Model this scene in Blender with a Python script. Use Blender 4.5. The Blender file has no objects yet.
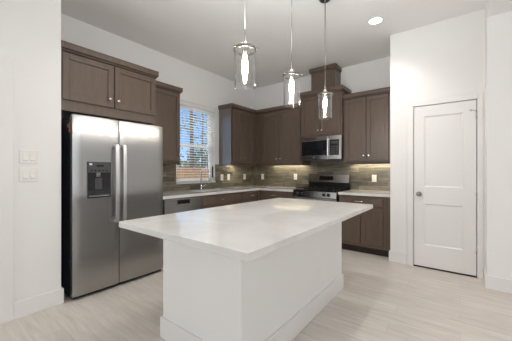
import bpy, bmesh, math, random
from mathutils import Vector, Matrix
S = bpy.context.scene
COL = S.collection
PI = math.pi
random.seed(7)

# ------------------------------------------------------------------ camera
F = 265.3
cam_d = bpy.data.cameras.new('camera')
cam_d.sensor_width = 36.0
cam_d.lens = F * 36.0 / 512.0
cam_d.shift_x = -(257.1 - 256.0) / 512.0
cam_d.shift_y = (170.6 - 170.5) / 512.0
cam_d.clip_start = 0.05
cam = bpy.data.objects.new('camera', cam_d)
COL.objects.link(cam)
cam.location = (0, 0, 1.225)
cam.rotation_euler = (PI / 2, 0, math.radians(37.45))
S.camera = cam

# ------------------------------------------------------------------ view, world
S.view_settings.view_transform = 'Standard'
S.view_settings.look = 'None'
S.view_settings.exposure = 0.04
S.view_settings.gamma = 1.0
S.view_settings.use_curve_mapping = False
S.cycles.use_denoising = True
S.cycles.max_bounces = 10
S.cycles.diffuse_bounces = 6
S.cycles.sample_clamp_indirect = 8.0
S.cycles.caustics_reflective = False
S.cycles.caustics_refractive = False


def make_world():
    w = bpy.data.worlds.new('sky')
    S.world = w
    w.use_nodes = True
    nt = w.node_tree
    nt.nodes.clear()
    out = nt.nodes.new('ShaderNodeOutputWorld')
    bg = nt.nodes.new('ShaderNodeBackground')
    tc = nt.nodes.new('ShaderNodeTexCoord')
    sep = nt.nodes.new('ShaderNodeSeparateXYZ')
    ramp = nt.nodes.new('ShaderNodeValToRGB')
    e = ramp.color_ramp.elements
    e[0].position = 0.0
    e[0].color = (0.50, 0.68, 0.90, 1)
    e[1].position = 0.45
    e[1].color = (0.10, 0.30, 0.66, 1)
    k = ramp.color_ramp.elements.new(0.12)
    k.color = (0.17, 0.42, 0.78, 1)
    noise = nt.nodes.new('ShaderNodeTexNoise')
    noise.inputs['Scale'].default_value = 9.0
    noise.inputs['Detail'].default_value = 5.0
    cr = nt.nodes.new('ShaderNodeValToRGB')
    cr.color_ramp.elements[0].position = 0.54
    cr.color_ramp.elements[1].position = 0.74
    mix = nt.nodes.new('ShaderNodeMixRGB')
    mix.inputs['Color2'].default_value = (0.9, 0.93, 0.97, 1)
    L = nt.links.new
    L(tc.outputs['Generated'], sep.inputs[0])
    L(sep.outputs['Z'], ramp.inputs[0])
    L(tc.outputs['Generated'], noise.inputs['Vector'])
    L(noise.outputs[0], cr.inputs[0])
    L(cr.outputs[0], mix.inputs['Fac'])
    L(ramp.outputs[0], mix.inputs['Color1'])
    L(mix.outputs[0], bg.inputs['Color'])
    bg.inputs['Strength'].default_value = 1.5
    L(bg.outputs[0], out.inputs['Surface'])


make_world()


def area_light(name, loc, direction, sx, sy, power, color=(1, 1, 1), spread=180):
    d = bpy.data.lights.new(name, 'AREA')
    d.shape = 'RECTANGLE'
    d.size = sx
    d.size_y = sy
    d.energy = power
    d.color = color
    d.spread = math.radians(spread)
    o = bpy.data.objects.new(name, d)
    COL.objects.link(o)
    o.location = loc
    o.rotation_euler = Vector(direction).to_track_quat('-Z', 'Y').to_euler()
    return o


sun_d = bpy.data.lights.new('sun', 'SUN')
sun_d.energy = 9.5
sun_d.color = (1.0, 0.95, 0.88)
sun_d.angle = math.radians(1.0)
sun = bpy.data.objects.new('sun', sun_d)
COL.objects.link(sun)
sun.rotation_euler = Vector((0.42, 0.30, -0.95)).to_track_quat('-Z', 'Y').to_euler()

# added soft lamps behind and to the right, standing in for unseen windows
FILL_TINT = (0.89, 0.94, 1.0)
area_light('rear_fill', (-1.9, -4.7, 1.45), (0.15, 1, 0.05), 2.0, 2.3, 56, FILL_TINT)
area_light('side_fill', (4.75, -0.6, 1.40), (-1, 0.1, 0.05), 5.0, 2.1, 36, FILL_TINT)
area_light('high_side_fill', (4.75, 0.2, 2.62), (-1, 0.0, -0.05), 5.5, 0.28, 22, FILL_TINT)  # unseen strip lamp added high up to put a band on the refrigerator
# unseen lamp added above the view, facing up to brighten the ceiling and kitchen
area_light('ceiling_fill', (-0.6, 1.25, 2.30), (-0.2, 0.35, 1), 1.0, 1.0, 20, FILL_TINT, 150)


# ------------------------------------------------------------------ materials
def nodes_of(name):
    m = bpy.data.materials.new(name)
    m.use_nodes = True
    nt = m.node_tree
    return m, nt, nt.nodes['Principled BSDF'], nt.links.new


def plain(name, col, rough=0.5, metal=0.0, spec=0.5, coat=0.0, noise=0.03, scale=20.0, bump=0.0):
    m, nt, p, L = nodes_of(name)
    p.inputs['Roughness'].default_value = rough
    p.inputs['Metallic'].default_value = metal
    p.inputs['Specular IOR Level'].default_value = spec
    p.inputs['Coat Weight'].default_value = coat
    tc = nt.nodes.new('ShaderNodeTexCoord')
    n = nt.nodes.new('ShaderNodeTexNoise')
    n.inputs['Scale'].default_value = scale
    n.inputs['Detail'].default_value = 4
    L(tc.outputs['Object'], n.inputs['Vector'])
    r = nt.nodes.new('ShaderNodeValToRGB')
    r.color_ramp.elements[0].position = 0.3
    r.color_ramp.elements[1].position = 0.7
    r.color_ramp.elements[0].color = tuple(c * (1 - noise) for c in col) + (1,)
    r.color_ramp.elements[1].color = tuple(min(1, c * (1 + noise)) for c in col) + (1,)
    L(n.outputs[0], r.inputs[0])
    L(r.outputs[0], p.inputs['Base Color'])
    if bump:
        b = nt.nodes.new('ShaderNodeBump')
        b.inputs['Strength'].default_value = bump
        b.inputs['Distance'].default_value = 0.002
        n2 = nt.nodes.new('ShaderNodeTexNoise')
        n2.inputs['Scale'].default_value = 220
        L(tc.outputs['Object'], n2.inputs['Vector'])
        L(n2.outputs[0], b.inputs['Height'])
        L(b.outputs[0], p.inputs['Normal'])
    return m


def glow(name, col, strength):
    m, nt, p, L = nodes_of(name)
    p.inputs['Base Color'].default_value = (0.9, 0.9, 0.9, 1)
    p.inputs['Emission Color'].default_value = col + (1,)
    p.inputs['Emission Strength'].default_value = strength
    return m


def wood_cabinet():
    m, nt, p, L = nodes_of('stained_wood')
    tc = nt.nodes.new('ShaderNodeTexCoord')
    mp = nt.nodes.new('ShaderNodeMapping')
    mp.inputs['Scale'].default_value = (22, 22, 1.6)
    n = nt.nodes.new('ShaderNodeTexNoise')
    n.inputs['Scale'].default_value = 3.0
    n.inputs['Detail'].default_value = 6
    n.inputs['Roughness'].default_value = 0.6
    r = nt.nodes.new('ShaderNodeValToRGB')
    r.color_ramp.elements[0].position = 0.30
    r.color_ramp.elements[1].position = 0.72
    r.color_ramp.elements[0].color = (0.106, 0.074, 0.055, 1)
    r.color_ramp.elements[1].color = (0.145, 0.104, 0.079, 1)
    L(tc.outputs['Object'], mp.inputs[0])
    L(mp.outputs[0], n.inputs['Vector'])
    L(n.outputs[0], r.inputs[0])
    L(r.outputs[0], p.inputs['Base Color'])
    p.inputs['Roughness'].default_value = 0.34
    p.inputs['Specular IOR Level'].default_value = 0.5
    return m


def steel(name, col=(0.40, 0.395, 0.39), rough=0.24, axis='h'):
    m, nt, p, L = nodes_of(name)
    p.inputs['Metallic'].default_value = 1.0
    tc = nt.nodes.new('ShaderNodeTexCoord')
    mp = nt.nodes.new('ShaderNodeMapping')
    mp.inputs['Scale'].default_value = (3, 3, 400) if axis == 'h' else (400, 400, 3)
    n = nt.nodes.new('ShaderNodeTexNoise')
    n.inputs['Scale'].default_value = 1.0
    n.inputs['Detail'].default_value = 3
    L(tc.outputs['Object'], mp.inputs[0])
    L(mp.outputs[0], n.inputs['Vector'])
    mr = nt.nodes.new('ShaderNodeMapRange')
    mr.inputs['To Min'].default_value = rough - 0.04
    mr.inputs['To Max'].default_value = rough + 0.05
    L(n.outputs[0], mr.inputs[0])
    L(mr.outputs[0], p.inputs['Roughness'])
    p.inputs['Base Color'].default_value = col + (1,)
    if axis == 'h':
        tg = nt.nodes.new('ShaderNodeTangent')
        tg.direction_type = 'RADIAL'
        tg.axis = 'Z'
        L(tg.outputs[0], p.inputs['Tangent'])
        p.inputs['Anisotropic'].default_value = 0.85
    return m


def floor_material():
    m, nt, p, L = nodes_of('vinyl_plank')
    geo = nt.nodes.new('ShaderNodeNewGeometry')
    br = nt.nodes.new('ShaderNodeTexBrick')
    br.offset = 0.37
    br.inputs['Scale'].default_value = 1.0
    br.inputs['Brick Width'].default_value = 1.22
    br.inputs['Row Height'].default_value = 0.18
    br.inputs['Mortar Size'].default_value = 0.0014
    br.inputs['Mortar Smooth'].default_value = 0.3
    br.inputs['Color1'].default_value = (0.655, 0.605, 0.548, 1)
    br.inputs['Color2'].default_value = (0.715, 0.670, 0.615, 1)
    br.inputs['Mortar'].default_value = (0.56, 0.51, 0.455, 1)
    L(geo.outputs['Position'], br.inputs['Vector'])
    mp = nt.nodes.new('ShaderNodeMapping')
    mp.inputs['Scale'].default_value = (1.3, 14, 1)
    n = nt.nodes.new('ShaderNodeTexNoise')
    n.inputs['Scale'].default_value = 2.2
    n.inputs['Detail'].default_value = 7
    n.inputs['Roughness'].default_value = 0.62
    L(geo.outputs['Position'], mp.inputs[0])
    L(mp.outputs[0], n.inputs['Vector'])
    r = nt.nodes.new('ShaderNodeValToRGB')
    r.color_ramp.elements[0].position = 0.32
    r.color_ramp.elements[1].position = 0.70
    r.color_ramp.elements[0].color = (0.88, 0.865, 0.85, 1)
    r.color_ramp.elements[1].color = (1.08, 1.08, 1.08, 1)
    L(n.outputs[0], r.inputs[0])
    mx = nt.nodes.new('ShaderNodeMixRGB')
    mx.blend_type = 'MULTIPLY'
    mx.inputs['Fac'].default_value = 1.0
    L(br.outputs['Color'], mx.inputs['Color1'])
    L(r.outputs[0], mx.inputs['Color2'])
    L(mx.outputs[0], p.inputs['Base Color'])
    p.inputs['Roughness'].default_value = 0.42
    p.inputs['Specular IOR Level'].default_value = 0.35
    return m


def tile_material(name, axis):
    """long horizontal glazed stone tiles in mixed taupe, olive and brown"""
    m, nt, p, L = nodes_of(name)
    geo = nt.nodes.new('ShaderNodeNewGeometry')
    sep = nt.nodes.new('ShaderNodeSeparateXYZ')
    cb = nt.nodes.new('ShaderNodeCombineXYZ')
    L(geo.outputs['Position'], sep.inputs[0])
    L(sep.outputs['Y' if axis == 'y' else 'X'], cb.inputs['X'])
    sub = nt.nodes.new('ShaderNodeMath')
    sub.operation = 'SUBTRACT'
    sub.inputs[1].default_value = 0.896
    L(sep.outputs['Z'], sub.inputs[0])
    L(sub.outputs[0], cb.inputs['Y'])
    br = nt.nodes.new('ShaderNodeTexBrick')
    br.offset = 0.5
    br.inputs['Scale'].default_value = 1.0
    br.inputs['Brick Width'].default_value = 0.305
    br.inputs['Row Height'].default_value = 0.0765
    br.inputs['Mortar Size'].default_value = 0.0013
    br.inputs['Color1'].default_value = (0.108, 0.103, 0.084, 1)
    br.inputs['Color2'].default_value = (0.238, 0.220, 0.178, 1)
    br.inputs['Mortar'].default_value = (0.19, 0.178, 0.15, 1)
    L(cb.outputs[0], br.inputs['Vector'])
    mp = nt.nodes.new('ShaderNodeMapping')
    mp.inputs['Scale'].default_value = (3.0, 30, 1)
    n = nt.nodes.new('ShaderNodeTexNoise')
    n.inputs['Scale'].default_value = 1.5
    n.inputs['Detail'].default_value = 6
    L(cb.outputs[0], mp.inputs[0])
    L(mp.outputs[0], n.inputs['Vector'])
    r = nt.nodes.new('ShaderNodeValToRGB')
    r.color_ramp.elements[0].position = 0.33
    r.color_ramp.elements[1].position = 0.68
    r.color_ramp.elements[0].color = (0.62, 0.68, 0.66, 1)
    r.color_ramp.elements[1].color = (1.36, 1.22, 1.06, 1)
    L(n.outputs[0], r.inputs[0])
    mx = nt.nodes.new('ShaderNodeMixRGB')
    mx.blend_type = 'MULTIPLY'
    mx.inputs['Fac'].default_value = 1.0
    L(br.outputs['Color'], mx.inputs['Color1'])
    L(r.outputs[0], mx.inputs['Color2'])
    L(mx.outputs[0], p.inputs['Base Color'])
    p.inputs['Roughness'].default_value = 0.25
    bp = nt.nodes.new('ShaderNodeBump')
    bp.inputs['Strength'].default_value = 0.35
    bp.inputs['Distance'].default_value = 0.002
    inv = nt.nodes.new('ShaderNodeMath')
    inv.operation = 'SUBTRACT'
    inv.inputs[0].default_value = 1.0
    L(br.outputs['Fac'], inv.inputs[1])
    L(inv.outputs[0], bp.inputs['Height'])
    L(bp.outputs[0], p.inputs['Normal'])
    return m


def quartz(name='white_quartz'):
    m, nt, p, L = nodes_of(name)
    tc = nt.nodes.new('ShaderNodeTexCoord')
    n = nt.nodes.new('ShaderNodeTexNoise')
    n.inputs['Scale'].default_value = 2.2
    n.inputs['Detail'].default_value = 8
    n.inputs['Distortion'].default_value = 1.2
    L(tc.outputs['Object'], n.inputs['Vector'])
    r = nt.nodes.new('ShaderNodeValToRGB')
    r.color_ramp.elements[0].position = 0.35
    r.color_ramp.elements[1].position = 0.62
    r.color_ramp.elements[0].color = (0.70, 0.685, 0.665, 1)
    r.color_ramp.elements[1].color = (0.80, 0.79, 0.775, 1)
    L(n.outputs[0], r.inputs[0])
    L(r.outputs[0], p.inputs['Base Color'])
    p.inputs['Roughness'].default_value = 0.055
    p.inputs['Specular IOR Level'].default_value = 0.55
    return m


def clear_glass(name, tint=(1, 1, 1), boost=1.0):
    """thin clear glass: mostly see-through, mirrors more towards grazing angles"""
    m = bpy.data.materials.new(name)
    m.use_nodes = True
    nt = m.node_tree
    nt.nodes.clear()
    L = nt.links.new
    out = nt.nodes.new('ShaderNodeOutputMaterial')
    tr = nt.nodes.new('ShaderNodeBsdfTransparent')
    tr.inputs[0].default_value = tint + (1,)
    gl = nt.nodes.new('ShaderNodeBsdfGlossy')
    gl.inputs['Roughness'].default_value = 0.02
    fr = nt.nodes.new('ShaderNodeLayerWeight')
    pw = nt.nodes.new('ShaderNodeMath')
    pw.operation = 'POWER'
    pw.inputs[1].default_value = 3.0
    mul = nt.nodes.new('ShaderNodeMath')
    mul.operation = 'MULTIPLY_ADD'
    mul.use_clamp = True
    mul.inputs[1].default_value = 0.9
    mul.inputs[2].default_value = 0.045 * boost
    mx = nt.nodes.new('ShaderNodeMixShader')
    L(fr.outputs['Facing'], pw.inputs[0])
    L(pw.outputs[0], mul.inputs[0])
    L(mul.outputs[0], mx.inputs[0])
    L(tr.outputs[0], mx.inputs[1])
    L(gl.outputs[0], mx.inputs[2])
    L(mx.outputs[0], out.inputs['Surface'])
    return m


M = {}
M['wall'] = plain('wall_paint', (0.845, 0.838, 0.828), 0.75, spec=0.25, noise=0.008, scale=3, bump=0.05)
M['ceiling'] = plain('ceiling_paint', (0.86, 0.855, 0.845), 0.85, spec=0.2, noise=0.008, scale=3, bump=0.05)
M['trim'] = plain('trim_paint', (0.82, 0.81, 0.80), 0.38, spec=0.45, noise=0.006, scale=4)
M['floor'] = floor_material()
M['wood'] = wood_cabinet()
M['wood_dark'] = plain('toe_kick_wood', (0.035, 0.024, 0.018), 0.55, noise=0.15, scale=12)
M['steel'] = steel('brushed_steel')
M['steel_smooth'] = steel('polished_steel', (0.55, 0.54, 0.53), rough=0.15, axis='v')
M['laminate'] = plain('glossy_brown_laminate', (0.11, 0.08, 0.062), 0.12, spec=1.0, coat=1.0)
M['steel_v'] = steel('brushed_steel_upright', (0.70, 0.695, 0.69), rough=0.30, axis='v')
M['nickel'] = plain('satin_nickel', (0.72, 0.70, 0.67), 0.25, metal=1.0, noise=0.02)
M['aged_nickel'] = plain('aged_nickel', (0.30, 0.29, 0.27), 0.28, metal=1.0, noise=0.02)
M['chrome'] = plain('chrome', (0.75, 0.75, 0.76), 0.08, metal=1.0, noise=0.01)
M['black'] = plain('black_plastic', (0.008, 0.008, 0.009), 0.30, spec=0.3, noise=0.1)
M['iron'] = plain('cast_iron', (0.010, 0.010, 0.011), 0.5, spec=0.3, noise=0.2, scale=60)
M['black_glass'] = plain('black_glass', (0.010, 0.011, 0.014), 0.06, noise=0.05)
M['panel_grey'] = plain('grey_panel', (0.06, 0.06, 0.062), 0.3, noise=0.05)
M['navy'] = plain('dark_cabinet_paint', (0.014, 0.015, 0.024), 0.45, noise=0.08)
M['quartz'] = quartz()
M['tile_y'] = tile_material('backsplash_tile_left', 'y')
M['tile_x'] = tile_material('backsplash_tile_back', 'x')
M['plate'] = plain('white_plastic', (0.82, 0.80, 0.77), 0.35, noise=0.01)
M['slot'] = plain('slot_shadow_plastic', (0.05, 0.05, 0.05), 0.5)
M['vinyl'] = plain('window_vinyl', (0.82, 0.82, 0.81), 0.4, noise=0.01)
M['slat'] = plain('blind_slat', (0.84, 0.84, 0.82), 0.45, noise=0.01)
M['pane'] = clear_glass('window_glass')
M['shade'] = clear_glass('pendant_glass', (0.985, 0.985, 0.985), 2.2)
M['bulb'] = glow('lit_bulb', (1.0, 0.92, 0.81), 270.0)
M['lens'] = glow('lit_lens', (1.0, 0.97, 0.92), 14.0)
M['orange'] = plain('orange_tape', (0.85, 0.16, 0.02), 0.5, noise=0.04)
M['bluemark'] = plain('blue_tape', (0.02, 0.12, 0.60), 0.5, noise=0.04)
M['sticker'] = plain('paper_label', (0.42, 0.42, 0.44), 0.6)
M['rubber'] = plain('black_rubber', (0.02, 0.02, 0.02), 0.6)
M['fence'] = plain('cedar_board', (0.50, 0.26, 0.11), 0.75, noise=0.30, scale=5)
M['bark'] = plain('pine_bark', (0.10, 0.085, 0.075), 0.9, noise=0.3, scale=15)
M['leaf'] = plain('tree_leaves', (0.15, 0.20, 0.10), 0.6, noise=0.35, scale=3)
M['bounce_ground'] = plain('pale_bounce_ground', (0.55, 0.53, 0.50), 0.9, noise=0.08, scale=4)  # unseen ground coloured pale so it bounces sunlight up to the blind


# ------------------------------------------------------------------ mesh helpers
class B:
    """collects shapes into one mesh"""

    def __init__(self):
        self.bm = bmesh.new()

    def box(self, x0, x1, y0, y1, z0, z1, bev=0.0, seg=1):
        x0, x1 = min(x0, x1), max(x0, x1)
        y0, y1 = min(y0, y1), max(y0, y1)
        z0, z1 = min(z0, z1), max(z0, z1)
        t = bmesh.new()
        r = bmesh.ops.create_cube(t, size=1.0)
        for v in r['verts']:
            v.co = Vector(((x0 + x1) / 2 + v.co.x * (x1 - x0), (y0 + y1) / 2 + v.co.y * (y1 - y0),
                           (z0 + z1) / 2 + v.co.z * (z1 - z0)))
        if bev > 0:
            bev = min(bev, 0.45 * min(x1 - x0, y1 - y0, z1 - z0))
            bmesh.ops.bevel(t, geom=list(t.edges), offset=bev, segments=seg, affect='EDGES', profile=0.5)
        self._merge(t)
        return self

    def prism(self, pts, a0, a1, axis='y'):
        """extrude a closed outline of (p,q) along axis"""
        t = bmesh.new()

        def mk(p, q, a):
            return {'y': (p, a, q), 'x': (a, p, q), 'z': (p, q, a)}[axis]
        n = len(pts)
        v0 = [t.verts.new(mk(p, q, a0)) for p, q in pts]
        v1 = [t.verts.new(mk(p, q, a1)) for p, q in pts]
        t.faces.new(v0)
        t.faces.new(v1)
        for i in range(n):
            t.faces.new((v0[i], v0[(i + 1) % n], v1[(i + 1) % n], v1[i]))
        bmesh.ops.recalc_face_normals(t, faces=list(t.faces))
        self._merge(t)
        return self

    def tube(self, path, r, n=12, cap=True):
        t = bmesh.new()
        path = [Vector(p) for p in path]
        rs = r if isinstance(r, (list, tuple)) else [r] * len(path)
        rings = []
        ref = None
        for i, p in enumerate(path):
            if i == 0:
                d = path[1] - path[0]
            elif i == len(path) - 1:
                d = path[-1] - path[-2]
            else:
                d = (path[i + 1] - path[i]).normalized() + (path[i] - path[i - 1]).normalized()
            d.normalize()
            if ref is None:
                ref = Vector((0, 0, 1)) if abs(d.z) < 0.9 else Vector((1, 0, 0))
            a = d.cross(ref).normalized()
            b = d.cross(a).normalized()
            ref = b.cross(d).normalized() if abs(b.cross(d).length) > 0.1 else ref
            ref = -b if False else ref
            rings.append([t.verts.new(p + rs[i] * (math.cos(2 * PI * k / n) * a + math.sin(2 * PI * k / n) * b)) for k in range(n)])
            ref = a.cross(d).normalized()
        for i in range(len(rings) - 1):
            for k in range(n):
                t.faces.new((rings[i][k], rings[i][(k + 1) % n], rings[i + 1][(k + 1) % n], rings[i + 1][k]))
        if cap:
            t.faces.new(rings[0])
            t.faces.new(rings[-1])
        bmesh.ops.recalc_face_normals(t, faces=list(t.faces))
        for f in t.faces:
            f.smooth = len(f.verts) == 4
        self._merge(t)
        return self

    def lathe(self, c, axis, prof, n=24, closed=False):
        """prof: (radius, height) pairs turned about axis through c"""
        t = bmesh.new()
        axis = Vector(axis).normalized()
        ref = Vector((0, 0, 1)) if abs(axis.z) < 0.9 else Vector((1, 0, 0))
        a = axis.cross(ref).normalized()
        b = axis.cross(a).normalized()
        c = Vector(c)
        rings = []
        for r, h in prof:
            r = max(r, 1e-5)
            rings.append([t.verts.new(c + axis * h + r * (math.cos(2 * PI * k / n) * a + math.sin(2 * PI * k / n) * b)) for k in range(n)])
        m = len(rings)
        for i in range(m if closed else m - 1):
            for k in range(n):
                t.faces.new((rings[i][k], rings[i][(k + 1) % n], rings[(i + 1) % m][(k + 1) % n], rings[(i + 1) % m][k]))
        if not closed:
            t.faces.new(rings[0])
            t.faces.new(rings[-1])
        bmesh.ops.recalc_face_normals(t, faces=list(t.faces))
        for f in t.faces:
            f.smooth = len(f.verts) == 4
        self._merge(t)
        return self

    def quad(self, pts):
        vs = [self.bm.verts.new(p) for p in pts]
        self.bm.faces.new(vs)
        return self

    def _merge(self, t):
        me = bpy.data.meshes.new('tmp')
        t.to_mesh(me)
        t.free()
        self.bm.from_mesh(me)
        bpy.data.meshes.remove(me)


def smooth_by_angle(me, ang=35):
    bm = bmesh.new()
    bm.from_mesh(me)
    lim = math.radians(ang)
    for e in bm.edges:
        if len(e.link_faces) == 2 and e.calc_face_angle(0) > lim:
            e.smooth = False
    bm.to_mesh(me)
    bm.free()


def obj(name, b, mat, parent=None, off=(0, 0, 0)):
    me = bpy.data.meshes.new(name)
    if off != (0, 0, 0):
        bmesh.ops.translate(b.bm, verts=list(b.bm.verts), vec=-Vector(off))
    b.bm.to_mesh(me)
    b.bm.free()
    smooth_by_angle(me)
    me.materials.append(M[mat])
    o = bpy.data.objects.new(name, me)
    COL.objects.link(o)
    if parent is not None:
        o.parent = parent
    return o


def tag(o, label, cat, group=None):
    o['label'] = label
    o['category'] = cat
    if group:
        o['group'] = group
    return o


def thing(name, label, cat, loc=(0, 0, 0), rot=0.0, group=None):
    o = bpy.data.objects.new(name, None)
    COL.objects.link(o)
    o.location = loc
    o.rotation_euler = (0, 0, rot)
    return tag(o, label, cat, group)


def struct(name, b, mat, parent=None, label=None):
    o = obj(name, b, mat, parent)
    if parent is None:
        o['kind'] = 'structure'
    if label:
        o['label'] = label
    return o


def copy_thing(root, loc, label, rot=None):
    c = root.copy()
    COL.objects.link(c)
    c.location = loc
    if rot is not None:
        c.rotation_euler = (0, 0, rot)
    c['label'] = label
    for ch in list(root.children):
        d = ch.copy()
        COL.objects.link(d)
        d.parent = c
        for g in list(ch.children):
            e = g.copy()
            COL.objects.link(e)
            e.parent = d
    return c


# ------------------------------------------------------------------ room shell
XL, YB, YD, YR, H = -3.67, 4.655, 3.933, 3.650, 3.048
XW = -2.925              # foreground wall on the left
XR, XE, YE = 0.222, 5.0, -5.0
HL = 2.822               # lower ceiling beyond the step on the right

struct('floor', B().box(-3.95, XE + 0.12, YE - 0.12, 4.90, -0.08, 0.0), 'floor')
struct('ceiling', B().box(-3.95, XE + 0.12, YE - 0.12, 4.90, H, H + 0.1), 'ceiling')
struct('ceiling_lower', B().box(XR + 0.002, XE, YE, YR, HL, H - 0.001), 'ceiling')

# left wall with the window opening
WY0, WY1, WZ0, WZ1 = 2.62, 3.49, 1.005, 2.39
b = B()
b.box(XL - 0.14, XL, 0.86, WY0, 0, H)
b.box(XL - 0.14, XL, WY1, YB, 0, H)
b.box(XL - 0.14, XL, WY0, WY1, 0, WZ0)
b.box(XL - 0.14, XL, WY0, WY1, WZ1, H)
struct('wall_left', b, 'wall')
struct('wall_left_front', B().box(XL - 0.14, XW, YE, 0.846, 0, H, 0.006, 2), 'wall')
struct('wall_back', B().box(XL - 0.14, XR + 0.12, YB, YB + 0.14, 0, H), 'wall')
b = B()
b.box(-0.75, -0.482, YD, YD + 0.12, 0, H)
b.box(0.157, XR, YD, YD + 0.12, 0, H)
b.box(-0.482, 0.157, YD, YD + 0.12, 2.048, H)
b.box(-0.75, -0.64, YD + 0.12, YB, 0, H)
struct('wall_pantry', b, 'wall')
b = B()
b.box(XR, XE, YR, YR + 0.12, 0, H)
b.box(XR, XR + 0.12, YR + 0.12, YB, 0, H)
struct('wall_right_return', b, 'wall')
struct('wall_right', B().box(XE, XE + 0.12, YE - 0.12, YR + 0.12, 0, H), 'wall')
struct('wall_front', B().box(-3.81, XE, YE - 0.12, YE, 0, H), 'wall')

# baseboards
BH, BT = 0.138, 0.016


def board(name, pieces):
    b = B()
    for x0, x1, y0, y1 in pieces:
        b.box(x0, x1, y0, y1, 0.0, BH, 0.003, 2)
    return struct(name, b, 'trim')


board('baseboard_left', [(XW, XW + BT, 0.516, 0.846 + BT), (-3.1, XW, 0.8462, 0.846 + BT)])
board('baseboard_pantry', [(-0.75 - BT, -0.552, YD - BT, YD), (-0.75 - BT, -0.7502, YD, 4.03)])
board('baseboard_right', [(XR - BT, XE, YR - BT, YR), (XR - BT, XR - 0.0002, YR, YD)])

# casing of the doorway at the picture's left edge, and its door
b = B()
b.box(XW, XW + BT, 0.425, 0.516, 0, 2.15, 0.003, 2)
b.box(XW, XW + BT, -0.52, 0.425, 2.06, 2.15, 0.003, 2)
b.box(XW, XW + BT, -0.611, -0.52, 0, 2.15, 0.003, 2)
struct('trim_1', b, 'trim')
b = B()
b.box(XW, XW + 0.006, -0.515, 0.42, 0.012, 2.055, 0.002)
for z0, z1 in ((0.25, 0.85), (1.0, 1.93)):
    b.box(XW + 0.004, XW + 0.010, -0.38, 0.29, z0, z1, 0.004)
d2 = struct('door_2', b, 'trim')
kb = B()
kb.lathe((XW + 0.006, -0.44, 0.93), (1, 0, 0), [(0.026, 0), (0.026, 0.006), (0.011, 0.010), (0.011, 0.035), (0.026, 0.045), (0.027, 0.06), (0.016, 0.068)])
obj('door_knob', kb, 'nickel', d2)

# pantry door with its casing
DX0, DX1 = -0.471, 0.146
b = B()
CY0, CY1 = YD - 0.014, YD
b.box(-0.550, -0.486, CY0, CY1, 0, 2.118, 0.003, 2)
b.box(0.161, 0.220 - BT, CY0, CY1, 0, 2.118, 0.003, 2)
b.box(-0.486, 0.161, CY0, CY1, 2.052, 2.118, 0.003, 2)
b.box(-0.4865, DX0 - 0.007, CY0 + 0.001, YD + 0.11, 0, 2.0525)
b.box(DX1 + 0.007, 0.1615, CY0 + 0.001, YD + 0.11, 0, 2.0525)
b.box(-0.4865, 0.1615, CY0 + 0.001, YD + 0.11, 2.044, 2.0525)
b.box(DX0 - 0.004, DX1 + 0.004, YD + 0.034, YD + 0.06, 2.02, 2.042)
struct('trim_2', b, 'trim')
b = B()
dy0, dy1 = YD - 0.006, YD + 0.030
pz = [(0.292, 0.808), (1.022, 1.905)]
px0, px1 = -0.362, 0.027
b.box(DX0, px0, dy0, dy1, 0.020, 2.036, 0.002)
b.box(px1, DX1, dy0, dy1, 0.020, 2.036, 0.002)
for z0, z1 in ((0.020, pz[0][0]), (pz[0][1], pz[1][0]), (pz[1][1], 2.036)):
    b.box(px0 - 0.001, px1 + 0.001, dy0, dy1, z0, z1, 0.001)
for z0, z1 in pz:
    b.box(px0 - 0.002, px1 + 0.002, dy0 + 0.011, dy1 - 0.004, z0 - 0.002, z1 + 0.002)
    # sloped inner moulding
    for (p, q, a0, a1, ax) in ():
        pass
    w = 0.014
    b.prism([(px0, dy0 + 0.001), (px0 + w, dy0 + 0.0105), (px0, dy0 + 0.0115)], z0, z1, 'z')
    b.prism([(px1, dy0 + 0.001), (px1 - w, dy0 + 0.0105), (px1, dy0 + 0.0115)], z0, z1, 'z')
    b.prism([(dy0 + 0.001, z0), (dy0 + 0.0105, z0 + w), (dy0 + 0.0115, z0)], px0, px1, 'x')
    b.prism([(dy0 + 0.001, z1), (dy0 + 0.0105, z1 - w), (dy0 + 0.0115, z1)], px0, px1, 'x')
d1 = struct('door_1', b, 'trim')
kb = B()
kb.lathe((-0.416, dy0, 0.930), (0, -1, 0), [(0.030, 0), (0.030, 0.005), (0.012, 0.010), (0.012, 0.032), (0.024, 0.040), (0.028, 0.052), (0.024, 0.063), (0.008, 0.068)])
o = obj('door_knob', kb, 'aged_nickel', d1)
o['label'] = 'satin nickel door knob'
for hz in (0.318, 0.985, 1.86):
    hb = B()
    hb.tube([(DX1 + 0.002, dy0 - 0.004, hz - 0.045), (DX1 + 0.002, dy0 - 0.004, hz + 0.045)], 0.0055, 10)
    obj('hinge', hb, 'nickel', d1)
sb = B()
sb.tube([(DX1 + 0.002, dy0 - 0.006, 1.912), (0.10, dy0 - 0.045, 1.912)], 0.005, 8)
sb.tube([(0.10, dy0 - 0.045, 1.912), (0.085, dy0 - 0.057, 1.912)], 0.010, 10)
obj('door_stop', sb, 'nickel', d1)
struct('door_gap_shade', B().box(-0.482, 0.157, YD + 0.001, YD + 0.11, 0.0005, 0.004), 'wood_dark')['kind'] = 'structure'  # dark strip laid under the door to deepen the shade of its gap

# tiled backsplash
TB_ = 0.008
b = B()
b.box(XL, XL + TB_, 1.90, WY0, 0.896, 1.340)
b.box(XL, XL + TB_, WY0, WY1, 0.896, WZ0 - 0.003)
b.box(XL, XL + TB_, WY1, YB, 0.896, 1.340)
struct('backsplash_left', b, 'tile_y')
b = B()
b.box(XL + TB_, -2.283, YB - TB_, YB, 0.896, 1.340)
b.box(-2.283, -1.507, YB - TB_, YB, 0.5, 1.412)
b.box(-1.507, -0.752, YB - TB_, YB, 0.896, 1.340)
struct('backsplash_back', b, 'tile_x')

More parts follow.
